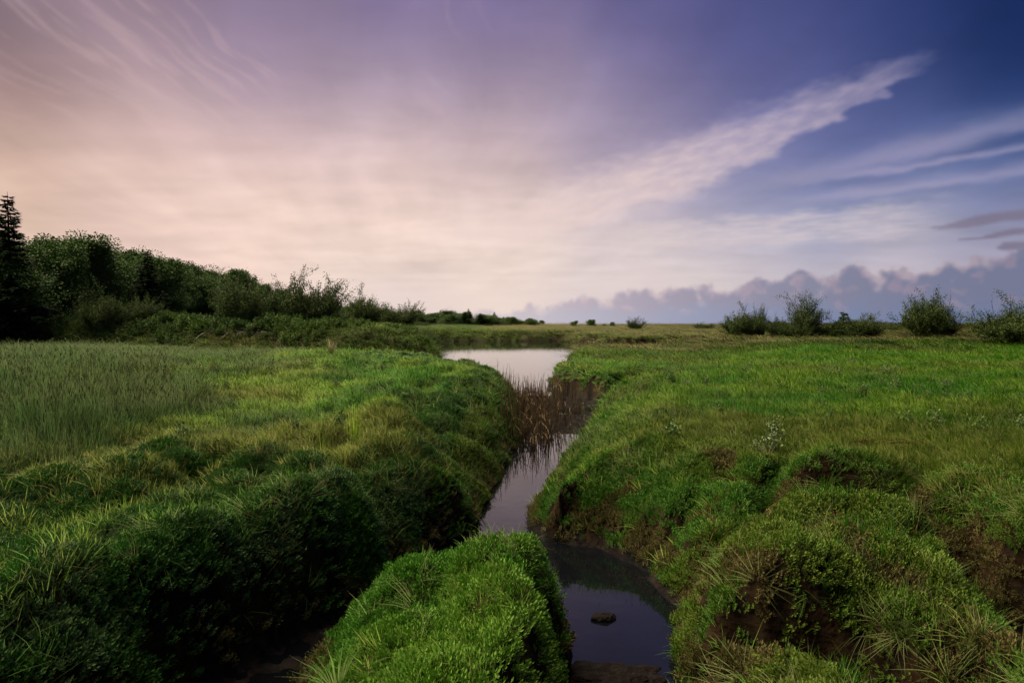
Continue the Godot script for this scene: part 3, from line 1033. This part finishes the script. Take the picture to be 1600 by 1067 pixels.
func bush(sd: int, high: float, spread: float, stems: int, per: int, size: float, c0: Color, c1: Color, bare := 0.0, low := 0.12) -> Array:
	var rng := RandomNumberGenerator.new()
	rng.seed = sd
	var wood := Shape.new()
	var fol := Shape.new()
	var bark := Color(0.075, 0.062, 0.05)
	for k in stems:
		var w := rng.randf() * TAU
		var lean := pow(rng.randf(), 0.7)
		var root := Vector3(cos(w), 0, sin(w)) * spread * 0.25 * rng.randf() - Vector3.UP * 0.1
		var long := high * lerpf(1.0, 0.85, lean) * rng.randf_range(0.6, 1.08) * (0.86 + 0.22 * sin(w * 2.0 + sd) + 0.12 * sin(w * 5.0 + sd * 2.0))
		var pts := limb(wood, rng, root, Vector3(cos(w) * lean * spread / high * 1.3, 1.0, sin(w) * lean * spread / high * 1.3), long, 0.03 * high / 3.0, 0.02 + 0.05 * lean, bark, 3)
		var tone := rng.randf()
		var is_bare := rng.randf() < bare
		for e in 4:
			var tw := limb(wood, rng, pts[1 + e], (pts[2 + mini(e, 3)] - pts[1 + e]).normalized() + Vector3(rng.randf_range(-0.9, 0.9), rng.randf_range(-0.1, 0.7), rng.randf_range(-0.9, 0.9)), long * 0.34, 0.012 * high / 3.0, 0.01, bark, 3)
			for q in (per / 5 if not is_bare else per / 40):
				var f := rng.randf_range(0.1, 5.0) * 0.999
				var at: Vector3 = tw[int(f)].lerp(tw[int(f) + 1], f - int(f))
				leaf_at(fol, rng, at, size, c0.lerp(c1, clampf(tone * 0.7 + rng.randf() * 0.4, 0.0, 1.0)), 0.09 * high / 3.0)
		for q in (per / 5 if not is_bare else per / 40):
			var f := rng.randf_range(low * 5.0, 5.0) * 0.999
			var at: Vector3 = pts[int(f)].lerp(pts[int(f) + 1], f - int(f))
			leaf_at(fol, rng, at, size, c0.lerp(c1, clampf(tone * 0.7 + rng.randf() * 0.4, 0.0, 1.0)), 0.09 * high / 3.0)
	return [wood.mesh(), fol.mesh()]


func leaf_at(fol: Shape, rng: RandomNumberGenerator, at: Vector3, size: float, col: Color, loose: float) -> void:
	var along := Vector3(rng.randfn(), rng.randfn() + 0.4, rng.randfn()).normalized()
	var side := along.cross(Vector3(rng.randf_range(-1, 1), rng.randf_range(-1, 1), rng.randf_range(-1, 1))).normalized()
	fol.leaf(at + Vector3(rng.randfn(), rng.randfn(), rng.randfn()) * loose, along, side, size * rng.randf_range(0.7, 1.3), size * rng.randf_range(0.45, 0.75), col)


func conifer(sd: int, high: float, spread: float, whorls: int, c0: Color, c1: Color, start := 0.1) -> Array:
	var rng := RandomNumberGenerator.new()
	rng.seed = sd
	var wood := Shape.new()
	var fol := Shape.new()
	var bark := Color(0.05, 0.04, 0.033)
	wood.tube(PackedVector3Array([Vector3.ZERO, Vector3(0.05, high * 0.5, 0), Vector3(0, high, 0)]), PackedFloat32Array([high * 0.02, high * 0.012, 0.01]), 7, bark)
	for k in whorls:
		var t := lerpf(start, 0.97, pow((k + 0.5) / whorls, 0.9))
		var long := spread * (1.0 - t) * rng.randf_range(0.8, 1.15) + 0.12
		var arms := 6 if t < 0.8 else 4
		for e in arms:
			var w := e * TAU / arms + k * 1.1 + rng.randf_range(-0.3, 0.3)
			var ln := long * rng.randf_range(0.65, 1.15)
			var out := Vector3(cos(w), 0, sin(w))
			var at := Vector3(0, high * t + rng.randf_range(-0.15, 0.15), 0)
			var pts := PackedVector3Array()
			for q in 4:
				var f := q / 3.0
				pts.append(at + out * ln * f + Vector3.UP * ln * (0.12 * f - 0.42 * f * f + 0.24 * f * f * f * (1.0 + t)))
			wood.tube(pts, PackedFloat32Array([0.03, 0.02, 0.014, 0.006]), 3, bark)
			var n := int(14 + ln * 34)
			for q in n:
				var f := pow(rng.randf(), 0.8) * 2.99
				var p: Vector3 = pts[int(f)].lerp(pts[int(f) + 1], f - int(f))
				var sd_ := Vector3(-out.z, 0, out.x) * (1.0 if rng.randf() < 0.5 else -1.0)
				var along := (out * rng.randf_range(0.4, 1.0) + sd_ * rng.randf_range(0.1, 1.0) + Vector3.UP * rng.randf_range(-0.6, 0.15)).normalized()
				fol.leaf(p, along, along.cross(Vector3(rng.randf_range(-0.4, 0.4), 1, rng.randf_range(-0.4, 0.4))).normalized(), (0.26 + ln * 0.16) * rng.randf_range(0.7, 1.3), 0.14, c0.lerp(c1, rng.randf()))
		
	return [wood.mesh(), fol.mesh()]


func plant(called: String, label: String, category: String, group: String, kind: Array, x: float, d: float, size: float, wide: float, turn: float, sink := 0.08, parts := ["trunk", "crown"]) -> Node3D:
	var o := thing(called, label, category, Vector3(x, ground_at(x, d).x - sink, -d), turn, group)
	o.scale = Vector3(wide, size, wide)
	part(parts[0], kind[0], mats.bark, o)
	part(parts[1], kind[1], kind[2], o)
	return o


func make_trees() -> void:
	var rng := RandomNumberGenerator.new()
	rng.seed = 99
	var dark0 := Color(0.046, 0.084, 0.026)
	var dark1 := Color(0.085, 0.130, 0.034)
	var alder: Array = []
	for k in 5:
		alder.append(broadleaf(300 + k, 9.5, 3.2, 30000, 0.19, dark0, dark1, 0.10) + [mats.leaf])
	var spruce: Array = []
	for k in 3:
		spruce.append(conifer(330 + k, 12.0, 3.0, 30, Color(0.016, 0.032, 0.016), Color(0.030, 0.052, 0.022)) + [mats.needle])
	var willow: Array = []
	var thick: Array = []
	for k in 4:
		var made := bush(350 + k, 4.0, 2.7, 130, 330, 0.12, Color(0.046, 0.076, 0.022), Color(0.092, 0.115, 0.036), 0.05, 0.02)
		willow.append(made + [mats.leaf])
		thick.append(made + [mats.hawthorn])
	var open: Array = []
	for k in 3:
		open.append(bush(370 + k, 4.0, 1.7, 56, 300, 0.10, Color(0.026, 0.046, 0.014), Color(0.055, 0.080, 0.026), 0.1, 0.2) + [mats.leaf])
	var bare: Array = [bush(390, 4.0, 2.6, 64, 220, 0.10, Color(0.035, 0.045, 0.016), Color(0.06, 0.07, 0.025), 0.62) + [mats.leaf]]
	var wood_labels := ["tall near-black leafy tree where the wood looms highest over the bank", "mid-sized dark leafy tree of the wood behind the willow bushes", "small leafy tree where the wood dwindles toward the pond"]
	var wood_groups := ["tallest leafy trees of the wood", "leafy trees of the wood behind the willows", "leafy trees at the dwindling end of the wood"]
	# the wood: its edge runs straight away from the viewer
	var n := 0
	var d := 46.0
	while d < 420.0:
		var gap := 3.1 * pow(d / 50.0, 0.9)
		for row in 2 if d < 160.0 else 1:
			var x := -46.0 - row * 5.0 - maxf(0.0, d - 60.0) * 0.085 + rng.randf_range(-2.0, 2.0)
			var k: Array = alder[rng.randi() % 5]
			var size := rng.randf_range(0.80, 1.06) * (1.0 if row == 0 else 1.22) * (0.88 if d < 64.0 else (0.95 if d < 80.0 else 1.0))
			if row == 1 and n == 41:
				plant("spruce_tree", "dark spruce tip rising out of the wood behind the willow bushes", "tree", "", spruce[n % 3], x, d, rng.randf_range(0.95, 1.08), 1.0, rng.randf() * TAU)
			else:
				plant("alder_tree", wood_labels[0 if d < 75.0 else (1 if d < 140.0 else 2)], "tree", wood_groups[0 if d < 75.0 else (1 if d < 140.0 else 2)], k, x, d + rng.randf_range(-1, 1), size, size * rng.randf_range(1.0, 1.35), rng.randf() * TAU, 0.5)
			n += 1
		d += gap
	plant("spruce_tree", "tallest spruce, standing alone above the crowns of the wood", "tree", "", spruce[1], -43.9, 57.3, 1.14, 1.15, 0.7)
	plant("spruce_tree", "small blackish spruce in front of the paler alders of the wood", "tree", "", spruce[0], -42.4, 76.5, 0.76, 0.95, 2.0)
	# bushes before the wood
	var front := [
		["round grey-green willow bush before the dark wood, upright twigs on top", 0, -36.2, 58.0, 1.05, 0.80],
		["low green bush leaning against the round grey-green willow bush", 1, -34.0, 60.5, 0.75, 0.75],
		["olive willow bush with bare twigs, beside the largest bush of the bank", 2, -24.6, 59.0, 1.12, 0.95],
		["largest willow bush on the raised bank, ragged spiky top", 3, -18.6, 60.5, 1.30, 1.12],
		["dull green bush tapering off the largest willow bush toward the pond", 0, -15.3, 68.0, 0.95, 0.95],
		["low dull green bush at the pond end of the bush row", 1, -14.2, 82.0, 0.85, 1.0],
		["shaggy olive bush between the olive willow and the wood", 1, -29.0, 70.0, 1.15, 0.95],
	]
	for f in front:
		plant("willow_bush", f[0], "bush", "willow bushes on the raised bank", willow[f[1]], f[2], f[3], f[4], f[5], f[2], 0.1, ["stems", "foliage"])
	plant("dead_tree", "leafless pale twiggy tree poking above the wood behind the olive willow", "tree", "", bare[0], -33.5, 84.0, 1.75, 0.7, 1.0, 0.1, ["stems", "foliage"])
	# scattered low trees beyond the pond
	for k in 64:
		var px := lerpf(-0.25, 0.045, (k + rng.randf() * 0.9) / 64.0)
		var dd := rng.randf_range(240.0, 330.0) * (1.0 + maxf(0.0, px) * 2.0)
		var tall := k in [30, 38, 39, 40, 43, 48, 51]
		if tall:
			plant("far_spruce", "small distant spruce in the tree line beyond the pond", "tree", "distant spruces beyond the pond", spruce[k % 3], px * dd, dd, rng.randf_range(0.42, 0.75), rng.randf_range(0.9, 1.3), rng.randf() * TAU)
		else:
			var size := lerpf(1.0, 0.5, k / 64.0) * rng.randf_range(0.55, 1.15)
			plant("far_tree", "small distant leafy tree in the tree line beyond the pond", "tree", "distant leafy trees beyond the pond", alder[k % 5], px * dd, dd, size, size * rng.randf_range(1.2, 1.9), rng.randf() * TAU, 2.0 * size)
	var mid := [
		["bushy lone tree on the far plain, end of the distant tree line", "far_tree", 1, 0.0927, 230.0, 0.34, 0.5],
		["flat-topped lone tree on the far plain, wider than its neighbours", "far_tree", 3, 0.122, 230.0, 0.36, 0.62],
		["tiny round bush beside the flat-topped lone tree", "far_tree", 2, 0.140, 230.0, 0.22, 0.3],
		["small boxy tree beyond the eroded bank", "far_tree", 4, 0.152, 230.0, 0.30, 0.32],
	]
	for f in mid:
		plant(f[1], f[0], "tree", "", alder[f[2]], f[3] * f[4], f[4], f[5], f[6], f[3] * 90.0, 0.6)
	plant("lone_bush", "bright green upright bush alone above the eroded pond bank", "bush", "", open[0], 0.1885 * 118.0, 118.0, 0.68, 0.95, 0.4, 0.1, ["stems", "foliage"])
	plant("low_bush", "yellow-green low bush before the distant tree line", "bush", "", thick[1], -0.140 * 150.0, 150.0, 0.42, 1.1, 0.4, 0.1, ["stems", "foliage"])
	plant("low_bush", "grey-green low bush where the raised bank meets the pond meadow", "bush", "", thick[2], -0.170 * 105.0, 105.0, 0.62, 0.9, 1.4, 0.1, ["stems", "foliage"])
	plant("low_bush", "flat dark bush on the horizon before the eastern shrubs", "bush", "", thick[3], 0.293 * 130.0, 130.0, 0.42, 0.75, 0.2, 0.1, ["stems", "foliage"])
	plant("low_bush", "small bright bush far behind, between dark shrub and round hawthorn", "bush", "", thick[0], 0.583 * 110.0, 110.0, 0.36, 0.55, 2.2, 0.1, ["stems", "foliage"])
	# shrubs on the east plain
	var east := [
		["broad yellow-green shrub with one leaning twiggy shoot", thick[0], 0.352, 60.0, 0.74, 0.80, 0.3],
		["thin leafy shoot sprouting from the broad yellow-green shrub", open[2], 0.379, 60.3, 0.86, 0.42, 1.0],
		["small green shrub at the foot of the airy hawthorn", thick[1], 0.408, 61.0, 0.55, 0.50, 2.0],
		["tall airy hawthorn with sky showing through its crown", open[1], 0.449, 60.0, 1.18, 1.05, 1.5],
		["dark spreading evergreen shrub beside the young spruce", thick[2], 0.532, 58.0, 0.54, 0.88, 2.6],
		["round dark hawthorn bush on the plain, dense on one side", thick[3], 0.632, 60.0, 1.06, 0.95, 4.0],
		["half-bare hawthorn with feathery twigs merging into the round dark bush", bare[0], 0.664, 60.5, 0.98, 0.70, 5.0],
		["low dark shrub filling the gap before the airy hawthorn", thick[1], 0.428, 59.0, 0.42, 0.62, 0.9],
		["low dark shrub between the airy hawthorn and the young spruce", thick[3], 0.482, 59.5, 0.44, 0.60, 3.3],
		["big dense bramble shrub at the edge of the east plain", thick[0], 0.775, 44.0, 0.82, 0.95, 1.0],
		["bare arching briar canes rising from the big bramble shrub", bare[0], 0.735, 45.0, 0.78, 0.55, 2.0],
		["leafy briar behind the big bramble shrub", open[0], 0.80, 47.0, 0.90, 0.95, 3.0],
	]
	for f in east:
		plant("shrub", f[0], "shrub", "shrubs on the east plain", f[1], f[2] * f[3], f[3], f[4], f[5], f[6], 0.1, ["stems", "foliage"])
	plant("young_spruce", "young spruce poking out of the dark evergreen shrub", "tree", "", conifer(340, 3.0, 1.5, 8, Color(0.02, 0.042, 0.022), Color(0.035, 0.062, 0.03)) + [mats.needle], 0.506 * 60.0, 60.0, 0.85, 0.85, 0.0)


# ------------------------------------------------------------------ small things
func make_details() -> void:
	var rng := RandomNumberGenerator.new()
	rng.seed = 123
	# dead reeds in the throat of the creek
	var s := Shape.new()
	var placed := 0
	while placed < 900:
		var d := rng.randf_range(13.6, 24.5)
		var x := lerpf(0.1, 1.2, (d - 13.6) / 10.0) + rng.randfn() * (0.55 if d < 19.0 else 0.95) - (0.55 if d > 19.0 else 0.0)
		var y := ground_at(x, d).x
		if y > 0.55 or x > 2.2:
			continue
		placed += 1
		var high := rng.randf_range(0.35, 0.95) * (1.0 if rng.randf() < 0.7 else 0.45)
		var lean := Vector3(rng.randfn() * 0.10, 1, rng.randfn() * 0.10)
		if rng.randf() < 0.10:
			lean = Vector3(rng.randf_range(-1, 1), 0.5, rng.randf_range(-1, 1))
		var at := Vector3(x, maxf(y, -0.12) - 0.05, -d)
		var top := at + lean.normalized() * high + Vector3(0.03, 0, 0.0)
		var straw := Color(0.26, 0.185, 0.105).lerp(Color(0.085, 0.058, 0.034), rng.randf())
		s.tube(PackedVector3Array([at, at.lerp(top, 0.55) + Vector3(rng.randf_range(-0.03, 0.03), 0, 0), top]), PackedFloat32Array([0.008, 0.0065, 0.0025]), 4, straw)
		if rng.randf() < 0.5:
			s.blade(at.lerp(top, rng.randf_range(0.3, 0.7)), Vector3(rng.randf_range(-1, 1), 0, rng.randf_range(-1, 1)).normalized(), high * 0.35, 0.7, 0.010, straw)
	var o := part("dead_reeds", s.mesh(), mats.dry, self)
	tag(o, "stand of dead straw-brown reeds across the creek mouth", "reeds", "", "stuff")
	# grass tufts that stand out
	arching_tuft("tuft of long pale blades arching over the mound edge", -0.93, 3.45, 64, 0.28, 0.95, 0.0045, Color(0.085, 0.125, 0.035), 1)
	arching_tuft("upright bright yellow-green rush tuft on the west bank", -1.95, 8.1, 40, 0.62, 0.14, 0.010, Color(0.16, 0.24, 0.03), 2)
	arching_tuft("thinner bright rush tuft beside the upright yellow-green one", -2.3, 8.0, 22, 0.52, 0.12, 0.009, Color(0.13, 0.20, 0.03), 3)
	arching_tuft("low tuft of grey-green blades at the foot of the dark gully bank", -1.95, 3.75, 26, 0.34, 0.6, 0.009, Color(0.09, 0.13, 0.07), 4)
	arching_tuft("shaggy olive grass tussock drooping over the dark ditch", 2.35, 4.75, 70, 0.30, 0.9, 0.005, Color(0.09, 0.105, 0.035), 5)
	arching_tuft("loose bleached grass tuft on the pickleweed slope", 1.55, 6.2, 18, 0.30, 0.8, 0.004, Color(0.15, 0.15, 0.07), 6)
	arching_tuft("coarse green tuft on the hummock above the brown cutbank", 3.6, 5.6, 40, 0.38, 0.7, 0.009, Color(0.12, 0.17, 0.05), 7)
	arching_tuft("bleached sedge tuft on the meadow rim before the raised bank", -9.5, 34.5, 60, 1.1, 0.3, 0.03, Color(0.26, 0.23, 0.14), 8)
	# broken stalks
	stalks("tangle of broken orange-brown stalks on the bright grass", [[4.55, 8.35, 0.55, 0.3], [4.75, 8.2, 0.6, -0.25], [4.9, 8.05, 0.5, 0.15], [4.6, 8.5, 0.4, 0.9]], 21)
	stalks("pair of dry stalks lying on the olive slope near the creek", [[1.75, 6.0, 0.5, 0.35], [1.9, 5.95, 0.35, 0.5]], 22)
	stalks("single dry stalk lying across the hummock groove", [[2.35, 5.9, 0.42, 0.05]], 23)
	stalks("long dry stalk leaning against the bank of the ditch", [[3.3, 5.3, 0.6, 0.9]], 25)
	stalks("three short dry stalks scattered on the lower hummock", [[2.6, 5.2, 0.3, 0.2], [2.75, 5.3, 0.35, -0.6], [2.5, 5.05, 0.25, 1.2]], 26)
	stalks("crossed dry stalks below the green hummock", [[2.5, 7.3, 0.5, -0.7], [2.55, 7.2, 0.4, -0.4]], 24)
	# an upright dead stem near the mud
	var st := Shape.new()
	var base := Vector3(1.42, ground_at(1.42, 4.3).x - 0.05, -4.3)
	st.tube(PackedVector3Array([base, base + Vector3(0.03, 0.16, 0), base + Vector3(0.09, 0.30, -0.02), base + Vector3(0.10, 0.42, -0.02)]), PackedFloat32Array([0.013, 0.012, 0.010, 0.006]), 6, Color(0.20, 0.12, 0.055))
	st.tube(PackedVector3Array([base + Vector3(0.07, 0.26, 0), base + Vector3(0.04, 0.34, 0.02)]), PackedFloat32Array([0.007, 0.004]), 5, Color(0.20, 0.12, 0.055))
	tag(part("snapped_stick", st.mesh(), mats.bark, self), "upright snapped brown stem beside the creek mud", "stick")
	# sodden log in the inlet
	var lg := Shape.new()
	var l0 := Vector3(2.75, 0.22, -20.9)
	lg.tube(PackedVector3Array([l0, l0 + Vector3(0.02, 0, 0), l0 + Vector3(0.7, 0.02, -0.05), l0 + Vector3(1.28, -0.02, 0.0), l0 + Vector3(1.3, -0.02, 0.0)]), PackedFloat32Array([0.02, 0.085, 0.09, 0.075, 0.02]), 9, Color(0.06, 0.045, 0.032))
	tag(part("driftwood_log", lg.mesh(), mats.bark, self), "sodden dark log lying under the grassy cutbank", "log")
	# clods of mud in the water
	clod("mud clod crusted with weed in the middle of the creek", 0.80, 5.75, 0.11, 0.04, 31)
	clod("wide flat hump of mud damming the end of the water", 0.72, 4.75, 0.34, 0.035, 32)
	# bleached dead branches on the raised bank
	var br := [[-26.0, 53.5, 1.6, "forked bleached branch arching out of the dark bank"], [-23.6, 52.6, 2.0, "largest bleached dead branch, bowed over like a rib"], [-22.3, 52.4, 1.5, "twiggy grey branch beside the largest bleached one"], [-20.8, 51.9, 1.6, "low bleached branch with drooping twigs"], [-18.4, 50.7, 1.5, "grey dead branch fanned out at the slough edge"]]
	for k in br.size():
		dead_branch(br[k][3], br[k][0], br[k][1], br[k][2], 60 + k)


func arching_tuft(label: String, x: float, d: float, blades: int, high: float, bend: float, wide: float, col: Color, sd: int) -> void:
	var rng := RandomNumberGenerator.new()
	rng.seed = sd
	var o := thing("grass_tuft", label, "grass tuft", Vector3(x, ground_at(x, d).x - 0.02, -d))
	for k in blades:
		var s := Shape.new()
		var w := rng.randf() * TAU
		var out := Vector3(cos(w), 0, sin(w))
		var tone := rng.randf_range(0.7, 1.25)
		s.blade(out * rng.randf() * high * 0.16, out, high * rng.randf_range(0.55, 1.1), bend * rng.randf_range(0.4, 1.3), wide * rng.randf_range(0.7, 1.2), Color(col.r * tone, col.g * tone, col.b * tone))
		part("blade", s.mesh(), mats.grass, o)


func stalks(label: String, list: Array, sd: int) -> void:
	var rng := RandomNumberGenerator.new()
	rng.seed = sd
	var c: Array = list[0]
	var o := thing("dry_stalks", label, "stalks", Vector3(c[0], ground_at(c[0], c[1]).x, -c[1]))
	for l in list:
		var s := Shape.new()
		var pts := PackedVector3Array()
		var rad := PackedFloat32Array()
		for k in 5:
			var f: float = (k / 4.0 - 0.5) * l[2]
			var x: float = l[0] + cos(l[3]) * f
			var d: float = l[1] + sin(l[3]) * f
			pts.append(Vector3(x, ground_at(x, d).x + 0.14 + rng.randf_range(-0.01, 0.03), -d) - o.position)
			rad.append(0.008 - 0.001 * k)
		s.tube(pts, rad, 5, Color(0.36, 0.22, 0.085) * rng.randf_range(0.8, 1.2))
		part("stalk", s.mesh(), mats.bark, o)


func clod(label: String, x: float, d: float, wide: float, high: float, sd: int) -> void:
	var f := FastNoiseLite.new()
	f.seed = sd
	f.frequency = 5.0
	f.fractal_octaves = 4
	var m := SphereMesh.new()
	m.radius = 1.0
	m.height = 2.0
	m.radial_segments = 40
	m.rings = 20
	var a := m.get_mesh_arrays()
	var v: PackedVector3Array = a[Mesh.ARRAY_VERTEX]
	var col := PackedColorArray()
	for k in v.size():
		var p := v[k]
		var q := Vector3(p.x * wide, p.y * high, p.z * wide * 0.75)
		q *= 1.0 + 0.6 * f.get_noise_3dv(q * 1.3) + 0.16 * f.get_noise_3dv(q * 6.0)
		v[k] = q
		var t := clampf(f.get_noise_3dv(q * 5.0) + 0.5, 0.0, 1.0)
		col.append(Color(0.015, 0.013, 0.011).lerp(Color(0.019, 0.017, 0.013), t))
	var st := SurfaceTool.new()
	st.begin(Mesh.PRIMITIVE_TRIANGLES)
	for k in a[Mesh.ARRAY_INDEX]:
		st.set_color(col[k])
		st.add_vertex(v[k])
	st.index()
	st.generate_normals()
	var o := part("mud_clod", st.commit(), mats.ground, self)
	o.position = Vector3(x, maxf(ground_at(x, d).x, 0.0) + high * 0.1, -d)
	tag(o, label, "mud clod")


func dead_branch(label: String, x: float, d: float, long: float, sd: int) -> void:
	var rng := RandomNumberGenerator.new()
	rng.seed = sd
	var o := thing("dead_branch", label, "branch", Vector3(x, ground_at(x, d).x + 0.15, -d))
	var col := Color(0.62, 0.58, 0.55)
	var s := Shape.new()
	var pts := PackedVector3Array()
	var rad := PackedFloat32Array()
	for k in 7:
		var f := k / 6.0
		pts.append(Vector3(long * 0.9 * f + 0.04 * rng.randfn(), long * (1.15 * f - 0.75 * f * f), 0.1 * rng.randfn()))
		rad.append(0.045 * (1.0 - 0.7 * f))
	s.tube(pts, rad, 6, col)
	part("bough", s.mesh(), mats.bark, o)
	for k in 7:
		var t := Shape.new()
		limb(t, rng, pts[rng.randi_range(1, 6)], Vector3(rng.randf_range(0.1, 1.0), rng.randf_range(-0.5, 0.6), rng.randf_range(-0.5, 0.5)), long * rng.randf_range(0.35, 0.7), 0.020, 0.08, col * rng.randf_range(0.7, 1.0), 4)
		part("twig", t.mesh(), mats.bark, o)
